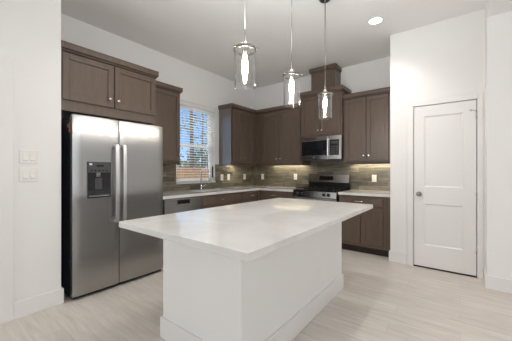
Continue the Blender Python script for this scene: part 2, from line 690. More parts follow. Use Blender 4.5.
# ------------------------------------------------------------------ window
wx0, wx1 = XL - 0.135, XL - 0.075
b = B()
fw = 0.045
b.box(wx0, wx1, WY0, WY0 + fw, WZ0, WZ1, 0.003)
b.box(wx0, wx1, WY1 - fw, WY1, WZ0, WZ1, 0.003)
b.box(wx0, wx1, WY0 + fw, WY1 - fw, WZ0, WZ0 + fw, 0.003)
b.box(wx0, wx1, WY0 + fw, WY1 - fw, WZ1 - fw, WZ1, 0.003)
win = struct('window_1', b, 'vinyl')
b = B()
mz = 1.665
for z0, z1, xx in ((WZ0 + fw, mz + 0.02, 0.012), (mz - 0.02, WZ1 - fw, -0.012)):
    xa, xb = (wx0 + wx1) / 2 + xx - 0.012, (wx0 + wx1) / 2 + xx + 0.012
    b.box(xa, xb, WY0 + fw, WY0 + fw + 0.03, z0, z1, 0.002)
    b.box(xa, xb, WY1 - fw - 0.03, WY1 - fw, z0, z1, 0.002)
    b.box(xa, xb, WY0 + fw + 0.03, WY1 - fw - 0.03, z0, z0 + 0.04, 0.002)
    b.box(xa, xb, WY0 + fw + 0.03, WY1 - fw - 0.03, z1 - 0.04, z1, 0.002)
obj('window_sash', b, 'vinyl', win)
b = B()
for z0, z1, xx in ((WZ0 + fw + 0.03, mz, 0.012), (mz, WZ1 - fw - 0.03, -0.012)):
    xm = (wx0 + wx1) / 2 + xx
    b.box(xm - 0.002, xm + 0.002, WY0 + fw + 0.025, WY1 - fw - 0.025, z0 - 0.005, z1 + 0.005)
obj('window_pane', b, 'pane', win)
b = B()
b.box(wx1, XL + 0.022, WY0 + 0.001, WY1 - 0.001, WZ0, WZ0 + 0.018, 0.004, 2)
obj('window_sill', b, 'trim', win)

# blind with open two-inch slats
bl = thing('window_blind', 'white horizontal slat blind hanging open in the kitchen window', 'blind', (XL - 0.038, (WY0 + WY1) / 2, WZ0 + 0.02))
bo = (XL - 0.038, (WY0 + WY1) / 2, WZ0 + 0.02)
bx = XL - 0.038
by0, by1 = WY0 + 0.012, WY1 - 0.012
obj('head_rail', B().box(bx - 0.03, bx + 0.03, by0, by1, WZ1 - 0.060, WZ1 - 0.002, 0.003), 'slat', bl, bo)
b = B()
z = WZ0 + 0.085
while z < WZ1 - 0.075:
    b.prism([(bx - 0.0249, z - 0.0032), (bx + 0.0249, z + 0.0004), (bx + 0.0249, z + 0.0032), (bx - 0.0249, z - 0.0004)], by0, by1, 'y')
    z += 0.0435
obj('slats', b, 'slat', bl, bo)
obj('bottom_rail', B().box(bx - 0.026, bx + 0.026, by0, by1, WZ0 + 0.030, WZ0 + 0.050, 0.004), 'slat', bl, bo)
for yy in (by0 + 0.14, by1 - 0.14):
    b = B()
    for dx in (-0.0262, 0.0262):
        b.tube([(bx + dx, yy, WZ0 + 0.04), (bx + dx, yy, WZ1 - 0.04)], 0.0011, 6)
    obj('ladder_cord', b, 'slat', bl, bo)
b = B()
b.tube([(bx + 0.034, by1 - 0.05, WZ1 - 0.05), (bx + 0.036, by1 - 0.05, 1.31)], 0.0016, 6)
cord = obj('lift_cord', b, 'slat', bl, bo)
b = B()
b.tube([(bx + 0.036, by1 - 0.05, 1.31), (bx + 0.036, by1 - 0.05, 1.29), (bx + 0.036, by1 - 0.05, 1.095)], [0.003, 0.013, 0.013], 8)
o = obj('cord_tassel', b, 'black', cord, bo)
o['label'] = 'black cord tassel'

# ------------------------------------------------------------------ outdoors beyond the window
struct('ground', B().box(-40, -3.95, -10, 40, -0.55, -0.45), 'bounce_ground')
fz0, fz1, fx = -0.45, 1.36, -9.5
fn = thing('garden_fence', 'brown cedar board fence seen through the lower window', 'fence', (fx, 7.5, fz0))
fo = (fx, 7.5, fz0)
b = B()
y = 1.0
while y < 14.5:
    b.box(fx - 0.01, fx + 0.01, y, y + 0.138, fz0 + 0.02, fz1 + random.uniform(-0.01, 0.01), 0.003)
    y += 0.142
obj('boards', b, 'fence', fn, fo)
for zz in (0.0, 0.55, 1.15):
    obj('rail', B().box(fx - 0.05, fx - 0.011, 1.0, 14.5, zz, zz + 0.09), 'fence', fn, fo)
for yy in (1.2, 3.6, 6.0, 8.4, 10.8, 13.2):
    obj('post', B().box(fx - 0.14, fx - 0.051, yy, yy + 0.09, fz0, fz1 - 0.04), 'fence', fn, fo)


def tree(name, label, x, y, h, r, crown, n, spread, seed):
    rnd = random.Random(seed)
    t = thing(name, label, 'tree', (x, y, fz0), 0, 'trees beyond the fence')
    b = B()
    pts, rad = [], []
    for i in range(9):
        k = i / 8
        pts.append((math.sin(k * 3 + seed) * 0.12 * k, math.cos(k * 2.4 + seed) * 0.12 * k, h * k))
        rad.append(r * (1.1 - 0.8 * k))
    b.tube(pts, rad, 10)
    tips = []
    for i in range(16):
        k = rnd.uniform(crown, 0.98)
        base = Vector((0, 0, h * k))
        a = rnd.uniform(0, 2 * PI)
        ln = spread * rnd.uniform(0.6, 1.0) * (1.15 - 0.7 * k)
        end = base + Vector((math.cos(a) * ln, math.sin(a) * ln, ln * rnd.uniform(0.05, 0.5)))
        mid = (base + end) / 2 + Vector((0, 0, -0.05))
        b.tube([base, mid, end], [r * 0.30, r * 0.2, r * 0.08], 6)
        tips += [mid, end, (mid + end) / 2, end]
    obj('trunk', b, 'bark', t)
    b = B()
    for i in range(n):
        c = rnd.choice(tips) + Vector([rnd.gauss(0, 0.28) for _ in range(3)])
        u = Vector([rnd.gauss(0, 1) for _ in range(3)]).normalized()
        v = u.cross(Vector([rnd.gauss(0, 1) for _ in range(3)])).normalized()
        s = rnd.uniform(0.04, 0.10)
        b.quad([c - u * s, c + v * s * 0.5, c + u * s, c - v * s * 0.5])
    obj('foliage', b, 'leaf', t)
    return t


tree('pine_tree', 'thick dark tree trunk in the middle of the window', -12.0, 9.6, 9.5, 0.125, 0.30, 500, 1.3, 1)
tree('leafy_tree', 'slim tree at the right of the window beyond the fence', -13.6, 13.2, 8.0, 0.09, 0.2, 450, 1.3, 2)
tree('leafy_tree', 'bushy tree at the left of the window beyond the fence', -16.0, 10.6, 6.5, 0.09, 0.25, 450, 1.4, 3)
tree('leafy_tree', 'far thin tree between the thick trunk and the right window jamb', -19.0, 16.4, 9.0, 0.11, 0.2, 500, 1.5, 5)
b = B()
rnd = random.Random(11)
for i in range(8500):
    yy = rnd.uniform(4.0, 26.0)
    c = Vector((-21 + rnd.gauss(0, 0.5), yy, rnd.uniform(-0.4, 1.5 + 2.6 * (0.55 + 0.45 * math.sin(yy * 1.7) * math.sin(yy * 0.6 + 1)))))
    u = Vector([rnd.gauss(0, 1) for _ in range(3)]).normalized()
    v = u.cross(Vector([rnd.gauss(0, 1) for _ in range(3)])).normalized()
    s = rnd.uniform(0.10, 0.22)
    b.quad([c - u * s, c + v * s * 0.6, c + u * s, c - v * s * 0.6])
o = obj('hedgerow', b, 'leaf')
tag(o, 'low band of distant green shrubs above the fence', 'shrubs')
o['kind'] = 'stuff'


# ------------------------------------------------------------------ cabinets
def shaker(x0, x1, z0, z1, y=0.0, t=0.020, fr=0.058):
    """a shaker front in the cabinet's own frame, back face at y"""
    b = B()
    b.box(x0, x0 + fr, y - t, y, z0, z1, 0.0022)
    b.box(x1 - fr, x1, y - t, y, z0, z1, 0.0022)
    b.box(x0 + fr, x1 - fr, y - t, y, z0, z0 + fr, 0.0022)
    b.box(x0 + fr, x1 - fr, y - t, y, z1 - fr, z1, 0.0022)
    b.box(x0 + fr - 0.002, x1 - fr + 0.002, y - t + 0.012, y - 0.002, z0 + fr - 0.002, z1 - fr + 0.002)
    return b


def knob(x, z, y):
    return B().lathe((x, y, z), (0, -1, 0), [(0.006, 0), (0.006, 0.012), (0.014, 0.018), (0.0155, 0.024), (0.012, 0.029), (0.002, 0.030)], 16)


def pull(x, z, y, half=0.055):
    b = B()
    b.tube([(x - half, y, z), (x - half, y - 0.024, z), (x - half * 0.4, y - 0.030, z), (x + half * 0.4, y - 0.030, z), (x + half, y - 0.024, z), (x + half, y, z)], 0.0055, 10)
    return b


def crown(W, D, z0, z1, over, left, right):
    """square stepped crown; left/right give the overhang at the ends"""
    b = B()
    y0 = -over
    zm = z0 + (z1 - z0) * 0.22
    b.box(-left * 0.5, W + right * 0.5, y0 + over * 0.5, D, z0, zm, 0.0015)
    b.box(-left, W + right, y0, D, zm, z1 - 0.006, 0.003)
    b.box(-left - 0.003 * (left > 0), W + right + 0.003 * (right > 0), y0 - 0.003, D, z1 - 0.007, z1, 0.002)
    return b


def wall_cabinet(name, label, loc, rot, W, D, z0, z1, doors, crown_spec, rail=True):
    """z values are absolute; doors: (x0,x1,z0,z1,knob_x,knob_z)"""
    t = thing(name, label, 'cabinet', (loc[0], loc[1], z0), rot, 'dark wood kitchen cabinets')
    o = (0, 0, z0)
    b = B()
    b.box(0, W, 0, D, z0 + (0.018 if rail else 0), z1 + 0.002, 0.0015)
    if rail:
        b.box(0, W, 0, 0.02, z0, z0 + 0.03, 0.0015)
        b.box(0, 0.018, 0.02, D, z0, z0 + 0.03)
        b.box(W - 0.018, W, 0.02, D, z0, z0 + 0.03)
    obj('body', b, 'wood', t, o)
    for d in doors:
        dr = obj('door', shaker(d[0], d[1], d[2], d[3], -0.001), 'wood', t, o)
        obj('knob', knob(d[4], d[5], -0.021), 'nickel', dr, o)
    if crown_spec:
        obj('crown_moulding', crown(W, D, *crown_spec), 'wood', t, o)
    return t


L90 = PI / 2
UB, UT, UC = 1.323, 2.385, 2.460     # underside, top and crown of the wall cabinets
XF_ = -3.353                          # face of the left wall cabinets
DL = XF_ - XL - 0.003

# above the refrigerator (deep)
y0 = 0.868
wall_cabinet('wall_cabinet', 'deep two door cabinet above the refrigerator', (-3.050, y0), L90, 1.876 - y0, 0.617, 1.81, 2.385,
             [(0.885 - y0, 1.360 - y0, 1.915, 2.372, 1.315 - y0, 2.000), (1.374 - y0, 1.862 - y0, 1.912, 2.372, 1.405 - y0, 1.996)],
             (2.385, 2.463, 0.050, 0.0, 0.016), rail=False)
# between refrigerator and window
y0 = 1.893
wall_cabinet('wall_cabinet', 'single door wall cabinet between refrigerator and window', (XF_, y0), L90, 2.466 - y0, DL, UB, UT,
             [(1.912 - y0, 2.452 - y0, 1.378, 2.372, 2.430 - y0, 1.462)], (UT, UC, 0.045, 0.0, 0.020))
# window to corner
y0 = 3.592
wc = wall_cabinet('wall_cabinet', 'wall cabinet right of the window with light reflecting on its side', (XF_, y0), L90, YB - 0.003 - y0, DL, UB, UT,
             [(3.618 - y0, 3.908 - y0, 1.378, 2.372, 3.880 - y0, 1.462), (3.916 - y0, 4.204 - y0, 1.378, 2.372, 3.945 - y0, 1.462)],
             (UT, UC, 0.045, 0.030, 0.0))
obj('end_panel', B().box(-0.004, -0.0003, 0.002, DL, UB, UT - 0.001), 'laminate', wc, (0, 0, UB))['label'] = 'glossy brown end panel mirroring the window'
# corner to microwave
YF_ = 4.333
DB = YB - 0.003 - YF_
x0 = XF_ + 0.002
wall_cabinet('wall_cabinet', 'two door wall cabinet between the room corner and the microwave', (x0, YF_), 0, -2.284 - x0, DB, UB, UT,
             [(-3.182 - x0, -2.783 - x0, 1.378, 2.372, -2.822 - x0, 1.455), (-2.771 - x0, -2.312 - x0, 1.378, 2.372, -2.735 - x0, 1.455)],
             (UT, UC - 0.0004, 0.045, 0.0, 0.0))
# above the microwave
x0 = -2.281
wall_cabinet('wall_cabinet', 'taller two door cabinet directly above the microwave', (x0, 4.270), 0, -1.531 - x0, YB - 0.003 - 4.270, 1.812, 2.530,
             [(-2.262 - x0, -1.906 - x0, 1.850, 2.500, -1.936 - x0, 1.912), (-1.894 - x0, -1.550 - x0, 1.850, 2.500, -1.866 - x0, 1.912)],
             (2.530, 2.610, 0.050, 0.030, 0.030), rail=False)
# box up to the ceiling
hb = thing('hood_chase', 'wooden box with crown standing on top of the microwave cabinet up to the ceiling', 'cabinet', (-2.133, 4.390, 2.611), 0, 'dark wood kitchen cabinets')
obj('body', B().box(0, 0.443, 0, YB - 0.003 - 4.390, 2.611, 2.968, 0.0015), 'wood', hb, (0, 0, 2.611))
obj('crown_moulding', crown(0.443, YB - 0.003 - 4.390, 2.966, 3.044, 0.030, 0.030, 0.018), 'wood', hb, (0, 0, 2.611))
# right of the microwave
x0 = -1.527
wall_cabinet('wall_cabinet', 'two door wall cabinet right of the microwave against the white wall', (x0, YF_), 0, -0.754 - x0, DB, UB, UT,
             [(-1.492 - x0, -1.170 - x0, 1.378, 2.372, -1.205 - x0, 1.462), (-1.158 - x0, -0.848 - x0, 1.378, 2.372, -1.125 - x0, 1.462)],
             (UT, UC, 0.045, 0.0, 0.0))

# base cabinets
BZ0, BZ1 = 0.105, 0.853
FXL, FYB = -3.055, 4.045
DBL = FXL - XL - 0.003
DBB = YB - 0.003 - FYB


def base_cabinet(name, label, loc, rot, W, D, fronts, open_top=False):
    t = thing(name, label, 'cabinet', (loc[0], loc[1], 0), rot, 'dark wood kitchen cabinets')
    bb = B()
    if open_top:
        bb.box(0, 0.018, 0, D - 0.002, BZ0, BZ1)
        bb.box(W - 0.018, W, 0, D - 0.002, BZ0, BZ1)
        bb.box(0.018, W - 0.018, 0, 0.018, BZ0, BZ1)
        bb.box(0.018, W - 0.018, D - 0.012, D - 0.002, BZ0, BZ1)
        bb.box(0.018, W - 0.018, 0.018, D - 0.012, BZ0, BZ0 + 0.018)
    else:
        bb.box(0, W, 0, D - 0.002, BZ0, BZ1, 0.0015)
    obj('body', bb, 'wood', t)
    obj('toe_kick', B().box(0.001, W - 0.001, 0.065, 0.085, 0.0, BZ0 + 0.001), 'wood_dark', t)
    for kind, xa, xb, za, zb, hx, hz in fronts:
        if kind == 'drawer':
            d = obj('drawer', B().box(xa, xb, -0.021, -0.001, za, zb, 0.003, 2), 'wood', t)
            if hx is not None:
                obj('pull', pull(hx, hz, -0.021), 'nickel', d)
        else:
            d = obj('door', shaker(xa, xb, za, zb, -0.001), 'wood', t)
            obj('knob', knob(hx, hz, -0.021), 'nickel', d)
    return t


y0 = 2.612
base_cabinet('base_cabinet', 'sink base cabinet under the window, right of the dishwasher', (FXL, y0), L90, 3.508 - y0, DBL,
             [('drawer', 0.015, 0.881, 0.690, 0.832, 0.448, 0.766),
              ('door', 0.015, 0.443, 0.125, 0.675, 0.41, 0.62), ('door', 0.453, 0.881, 0.125, 0.675, 0.486, 0.62)], open_top=True)
y0 = 3.511
base_cabinet('base_cabinet', 'narrow drawer base cabinet left of the inside counter corner', (FXL, y0), L90, 4.042 - y0, DBL,
             [('drawer', 0.012, 0.445, 0.690, 0.832, 0.262, 0.766), ('door', 0.012, 0.445, 0.125, 0.675, 0.41, 0.62)])
x0 = -3.05
base_cabinet('base_cabinet', 'base cabinet with long drawer between counter corner and range', (x0, FYB), 0, -2.282 - x0, DBB,
             [('drawer', 0.06, 0.745, 0.690, 0.832, 0.367, 0.770),
              ('door', 0.06, 0.398, 0.125, 0.675, 0.365, 0.62), ('door', 0.406, 0.745, 0.125, 0.675, 0.44, 0.62)])
x0 = -1.495
base_cabinet('base_cabinet', 'base cabinet between range and white wall, right of the island', (x0, FYB), 0, -0.770 - x0, DBB,
             [('drawer', -1.474 - x0, -0.862 - x0, 0.705, 0.818, -1.185 - x0, 0.772),
              ('door', -1.474 - x0, -1.172 - x0, 0.165, 0.688, -1.205 - x0, 0.63), ('door', -1.160 - x0, -0.862 - x0, 0.165, 0.688, -1.128 - x0, 0.63)])
fp = obj('filler_panel', B().box(-3.66, FXL, 1.905, 1.978, 0, BZ1, 0.002), 'wood')
tag(fp, 'brown filler panel between refrigerator and dishwasher', 'panel')

# ------------------------------------------------------------------ countertops
CT, CB = 0.894, 0.856
XC, YC = -3.017, 4.010
SY0, SY1, SX0, SX1 = 2.74, 3.42, -3.50, -3.10      # sink opening
b = B()
cut = [XL + 0.001, SX0, SX1, XC]
b.box(XL + 0.001, XC, 1.903, SY0, CB, CT)
b.box(XL + 0.001, SX0, SY0, SY1, CB, CT)
b.box(SX1, XC, SY0, SY1, CB, CT)
b.box(XL + 0.001, XC, SY1, YB - 0.001, CB, CT)
b.box(XC, -2.284, YC, YB - 0.001, CB, CT)
bmesh.ops.remove_doubles(b.bm, verts=list(b.bm.verts), dist=0.0004)
tag(obj('countertop', b, 'quartz'), 'white quartz countertop running below the window around the corner to the range', 'countertop')
tag(obj('countertop', B().box(-1.498, -0.753, YC, YB - 0.001, CB, CT, 0.002), 'quartz'),
    'short white quartz countertop between range and white wall', 'countertop')

# sink
so = (-3.30, 3.08, 0.66)
sk = thing('kitchen_sink', 'stainless undermount sink basin set in the counter below the window', 'sink', so)
b = B()
tw = 0.004
a0, a1, c0, c1 = SX0 - 0.002, SX1 + 0.002, SY0 - 0.002, SY1 + 0.002
b.box(a0, a1, c0, c1, 0.660, 0.664)
b.box(a0, a0 + tw, c0, c1, 0.664, CB - 0.001)
b.box(a1 - tw, a1, c0, c1, 0.664, CB - 0.001)
b.box(a0 + tw, a1 - tw, c0, c0 + tw, 0.664, CB - 0.001)
b.box(a0 + tw, a1 - tw, c1 - tw, c1, 0.664, CB - 0.001)
obj('basin', b, 'steel', sk, so)
obj('drain', B().lathe((-3.30, 3.08, 0.664), (0, 0, 1), [(0.05, 0), (0.05, 0.003), (0.02, 0.001)]), 'chrome', sk, so)

# faucet
fo_ = (-3.585, 3.075, CT)
fc = thing('kitchen_faucet', 'tall chrome gooseneck faucet behind the sink', 'faucet', fo_)
fx_, fy_ = fo_[0], fo_[1]
obj('base', B().lathe(fo_, (0, 0, 1), [(0.027, 0), (0.027, 0.008), (0.019, 0.014), (0.017, 0.075), (0.012, 0.085)]), 'chrome', fc, fo_)
pts = [(fx_, fy_, CT + 0.08), (fx_, fy_, CT + 0.265)]
for i in range(1, 13):
    a = PI - i * PI / 12
    pts.append((fx_ + 0.105 + 0.105 * math.cos(a), fy_ + 0.0, CT + 0.265 + 0.105 * math.sin(a)))
pts.append((fx_ + 0.21, fy_, CT + 0.235))
obj('neck', B().tube(pts, 0.0115, 12), 'chrome', fc, fo_)
obj('spray_head', B().lathe((fx_ + 0.21, fy_, CT + 0.240), (0, 0, -1), [(0.013, 0), (0.017, 0.02), (0.018, 0.075), (0.014, 0.085)]), 'chrome', fc, fo_)
b = B()
b.tube([(fx_, fy_ + 0.015, CT + 0.05), (fx_ + 0.005, fy_ + 0.055, CT + 0.06), (fx_ + 0.02, fy_ + 0.095, CT + 0.085)], [0.010, 0.008, 0.006], 10)
obj('lever', b, 'chrome', fc, fo_)

# ------------------------------------------------------------------ dishwasher
do = (-3.035, 2.29, 0)
dw = thing('dishwasher', 'stainless dishwasher left of the sink cabinet', 'dishwasher', do)
obj('body', B().box(-3.64, -3.05, 1.985, 2.606, 0.0, 0.850), 'panel_grey', dw, do)
b = B()
b.box(-3.049, -3.028, 1.990, 2.602, 0.11, 0.735, 0.004, 2)
b.box(-3.049, -3.028, 1.990, 2.602, 0.820, 0.845, 0.004, 2)
b.box(-3.049, -3.028, 1.990, 2.185, 0.735, 0.820)
b.box(-3.049, -3.028, 2.395, 2.602, 0.735, 0.820)
b.box(-3.049, -3.028, 2.185, 2.395, 0.735, 0.768)
ddoor = obj('door', b, 'steel', dw, do)
obj('handle_pocket', B().box(-3.0489, -3.046, 2.185, 2.395, 0.768, 0.820), 'black', ddoor, do)
b = B()
b.prism([(-3.049, 0.828), (-3.024, 0.824), (-3.024, 0.800), (-3.030, 0.796), (-3.034, 0.812), (-3.049, 0.816)], 2.190, 2.390, 'y')
obj('handle', b, 'black', ddoor, do)
obj('toe_panel', B().box(-3.11, -3.09, 1.99, 2.602, 0, 0.10), 'black', dw, do)

# ------------------------------------------------------------------ refrigerator
RY0, RY1, RS = 0.915, 1.861, 1.3415
RXF, RZ0, RZ1 = -2.853, 0.040, 1.752
ro = (-3.25, (RY0 + RY1) / 2, 0)
rf = thing('refrigerator', 'stainless side by side refrigerator with dispenser, left of the counter', 'refrigerator', ro)
obj('body', B().box(-3.62, -2.925, RY0 + 0.004, RY1 - 0.004, 0.02, 1.735, 0.004), 'navy', rf, ro)
obj('base_grille', B().box(-2.925, -2.885, RY0 + 0.012, RY1 - 0.012, 0.012, RZ0 - 0.003, 0.002), 'black', rf, ro)


def fridge_door(y0, y1):
    """door slab with a slightly bowed front and rounded upright edges"""
    b = B()
    t = bmesh.new()
    cols = []
    ny = 12
    for iz in range(13):
        z = RZ0 + (RZ1 - RZ0) * iz / 12
        row = []
        for i in range(ny + 1):
            k = i / ny
            y = y0 + (y1 - y0) * k
            bow = 0.0025 * (1 - (2 * k - 1) ** 2)
            edge = 0.0
            e = min(k, 1 - k) * (y1 - y0)
            if e < 0.012:
                edge = -0.008 * (1 - e / 0.012) ** 2
            tz = max(0.0, (z - (RZ1 - 0.15)) / 0.15)
            row.append(t.verts.new((RXF - 0.006 + bow + edge - 0.0 * tz, y, z)))
        cols.append(row)
    back = [[t.verts.new((-2.922, v.co.y, v.co.z)) for v in r] for r in cols]
    for iz in range(12):
        for i in range(ny):
            t.faces.new((cols[iz][i], cols[iz][i + 1], cols[iz + 1][i + 1], cols[iz + 1][i])).smooth = True
            t.faces.new((back[iz][i], back[iz + 1][i], back[iz + 1][i + 1], back[iz][i + 1]))
        t.faces.new((cols[iz][0], cols[iz + 1][0], back[iz + 1][0], back[iz][0]))
        t.faces.new((cols[iz][ny], back[iz][ny], back[iz + 1][ny], cols[iz + 1][ny]))
    for i in range(ny):
        t.faces.new((cols[0][i], back[0][i], back[0][i + 1], cols[0][i + 1]))
        t.faces.new((cols[12][i], cols[12][i + 1], back[12][i + 1], back[12][i]))
    bmesh.ops.recalc_face_normals(t, faces=list(t.faces))
    b._merge(t)
    return b


fd1 = obj('freezer_door', fridge_door(RY0, RS - 0.004), 'steel', rf, ro)
fd2 = obj('refrigerator_door', fridge_door(RS + 0.004, RY1), 'steel', rf, ro)


def bar_handle(y):
    b = B()
    xo = RXF + 0.058
    out = [(RXF - 0.002, 0.690), (xo - 0.022, 0.690), (xo - 0.006, 0.700), (xo, 0.740), (xo + 0.004, 0.93), (xo + 0.005, 1.09), (xo + 0.004, 1.25), (xo, 1.445),
           (xo - 0.006, 1.488), (xo - 0.022, 1.500), (RXF - 0.002, 1.500), (RXF - 0.002, 1.470), (xo - 0.030, 1.470), (xo - 0.020, 1.440), (xo - 0.017, 1.25),
           (xo - 0.016, 1.09), (xo - 0.017, 0.93), (xo - 0.020, 0.745), (xo - 0.030, 0.720), (RXF - 0.002, 0.720)]
    b.prism(out, y - 0.017, y + 0.017, 'y')
    bmesh.ops.bevel(b.bm, geom=[e for e in b.bm.edges if e.calc_face_angle(0) > 0.9 and abs(e.verts[0].co.y - e.verts[1].co.y) < 1e-5], offset=0.005, segments=2, affect='EDGES', profile=0.6)
    return b


obj('handle', bar_handle(1.296), 'steel_v', fd1, ro)
obj('handle', bar_handle(1.372), 'steel_v', fd2, ro)
obj('badge', B().lathe((RXF - 0.003, 1.755, 1.674), (1, 0, 0), [(0.016, 0), (0.016, 0.003), (0.012, 0.0045), (0.011, 0.003), (0.002, 0.004)]), 'nickel', fd2, ro)
# dispenser: a recess framed on the freezer door
dx = RXF + 0.0035
dy0_, dy1_, dz0_, dz1_ = 1.034, 1.250, 0.955, 1.312
b = B()
b.box(RXF - 0.02, dx + 0.003, dy0_, dy0_ + 0.012, dz0_, dz1_, 0.003, 2)
b.box(RXF - 0.02, dx + 0.003, dy1_ - 0.012, dy1_, dz0_, dz1_, 0.003, 2)
b.box(RXF - 0.02, dx + 0.003, dy0_ + 0.012, dy1_ - 0.012, dz0_, dz0_ + 0.014, 0.003, 2)
b.box(RXF - 0.004, dx, dy0_ + 0.012, dy1_ - 0.012, dz0_ + 0.014, 1.205)
dsp = obj('dispenser', b, 'black_glass', rf, ro)
b = B().box(RXF - 0.02, dx + 0.005, dy0_ + 0.006, dy1_ - 0.006, 1.205, dz1_, 0.004, 2)
obj('control_panel', b, 'panel_grey', dsp, ro)
b = B()
b.box(dx + 0.005, dx + 0.006, 1.112, 1.180, 1.262, 1.282)
obj('display', b, 'black_glass', dsp, ro)
b = B()
for i in range(5):
    b.box(dx + 0.005, dx + 0.0062, 1.060 + i * 0.034, 1.078 + i * 0.034, 1.222, 1.234)
obj('buttons', b, 'black', dsp, ro)
obj('badge', B().box(dx + 0.005, dx + 0.0065, 1.050, 1.074, 1.278, 1.296), 'plate', dsp, ro)
b = B()
b.prism([(dx, 1.205), (dx + 0.004, 1.205), (dx + 0.012, 1.165), (dx, 1.160)], 1.110, 1.150, 'y')
obj('spout', b, 'panel_grey', dsp, ro)
b = B()
b.box(dx, dx + 0.006, 1.100, 1.165, 1.04, 1.155, 0.002)
obj('paddle', b, 'panel_grey', dsp, ro)
b = B()
b.box(dx, dx + 0.010, dy0_ + 0.014, dy1_ - 0.014, dz0_ + 0.014, dz0_ + 0.026, 0.002)
obj('drip_tray', b, 'steel', dsp, ro)
obj('tape', B().box(-2.962, -2.932, RY0 - 0.0006 + 0.003, RY0 + 0.0042, 1.588, 1.690), 'orange', rf, ro)['label'] = 'orange shipping tape'
obj('paper_tag', B().box(-3.010, -2.975, RY0 + 0.0032, RY0 + 0.0042, 1.640, 1.675), 'sticker', rf, ro)
obj('tape', B().box(-2.975, -2.930, RY0 + 0.0032, RY0 + 0.0042, 0.348, 0.368), 'bluemark', rf, ro)['label'] = 'blue shipping tape'
for yy in (RY0 + 0.03, RY1 - 0.09):
    obj('hinge_cover', B().box(-2.99, -2.885, yy, yy + 0.06, 1.7355, 1.752 + 0.006, 0.004), 'panel_grey', rf, ro)
for yy in (RY0 + 0.08, RY1 - 0.08):
    for xx in (-3.55, -2.97):
        obj('foot', B().lathe((xx, yy, 0), (0, 0, 1), [(0.022, 0), (0.022, 0.008), (0.010, 0.010), (0.010, 0.022)], 12), 'rubber', rf, ro)

# ------------------------------------------------------------------ range
gx0, gx1 = -2.272, -1.512
go = ((gx0 + gx1) / 2, 4.30, 0)
rg = thing('gas_range', 'stainless gas range with black grates below the microwave', 'range', go)
obj('body', B().box(gx0, gx1, 4.035, 4.625, 0.03, 0.885, 0.003), 'black', rg, go)
b = B()
b.box(gx0 - 0.002, gx1 + 0.002, 3.985, 4.560, 0.885, 0.905, 0.006, 2)
obj('cooktop', b, 'black', rg, go)
# front control panel, leaning back a little
b = B()
b.prism([(3.972, 0.790), (4.034, 0.790), (4.034, 0.884), (3.986, 0.884)], gx0, gx1, 'x')
cp = obj('control_panel', b, 'steel_smooth', rg, go)
for kx in (-2.197, -2.108, -1.716, -1.640, -1.892):
    b = B()
    if kx == -1.892:
        continue
    b.lathe((kx, 3.980, 0.838), (0, -1, 0.14), [(0.026, 0), (0.026, 0.004), (0.021, 0.006), (0.019, 0.026), (0.015, 0.030), (0.002, 0.030)], 20)
    kn = obj('knob', b, 'black', cp, go)
b = B()
b.box(gx0 + 0.004, gx1 - 0.004, 3.990, 4.034, 0.215, 0.782, 0.005, 2)
od = obj('oven_door', b, 'steel', rg, go)
obj('window', B().box(gx0 + 0.12, gx1 - 0.12, 3.988, 3.991, 0.33, 0.64), 'black_glass', od, go)
b = B()
b.tube([(gx0 + 0.05, 3.945, 0.735), (gx1 - 0.05, 3.945, 0.735)], 0.012, 12)
for xx in (gx0 + 0.08, gx1 - 0.08):
    b.tube([(xx, 3.945, 0.735), (xx, 3.992, 0.735)], 0.008, 10)
obj('handle', b, 'steel_v', od, go)
b = B().box(gx0 + 0.004, gx1 - 0.004, 3.995, 4.034, 0.06, 0.205, 0.005, 2)
obj('warming_drawer', b, 'steel', rg, go)
for xx in (gx0 + 0.05, gx1 - 0.05):
    for yy in (4.08, 4.57):
        obj('foot', B().lathe((xx, yy, 0), (0, 0, 1), [(0.02, 0), (0.02, 0.012), (0.01, 0.014), (0.01, 0.031)], 12), 'rubber', rg, go)
# backguard: black lower vent, leaning steel face with a dark display
b = B()
b.box(gx0, gx1, 4.565, 4.640, 0.885, 1.020, 0.003)
bgd = obj('backguard', b, 'black', rg, go)
b = B()
b.prism([(4.548, 1.016), (4.642, 1.016), (4.642, 1.166), (4.592, 1.166), (4.578, 1.158)], gx0, gx1, 'x')
bgp = obj('backguard_panel', b, 'steel_smooth', rg, go)
cxm = (gx0 + gx1) / 2
b = B()


def bgf(z, d=0.0):
    return 4.548 + (z - 1.016) * (4.578 - 4.548) / (1.158 - 1.016) - d


b.prism([(bgf(1.055, 0.002), 1.055), (bgf(1.055), 1.055), (bgf(1.125), 1.125), (bgf(1.125, 0.002), 1.125)], cxm - 0.16, cxm + 0.10, 'x')
obj('display', b, 'black_glass', bgp, go)
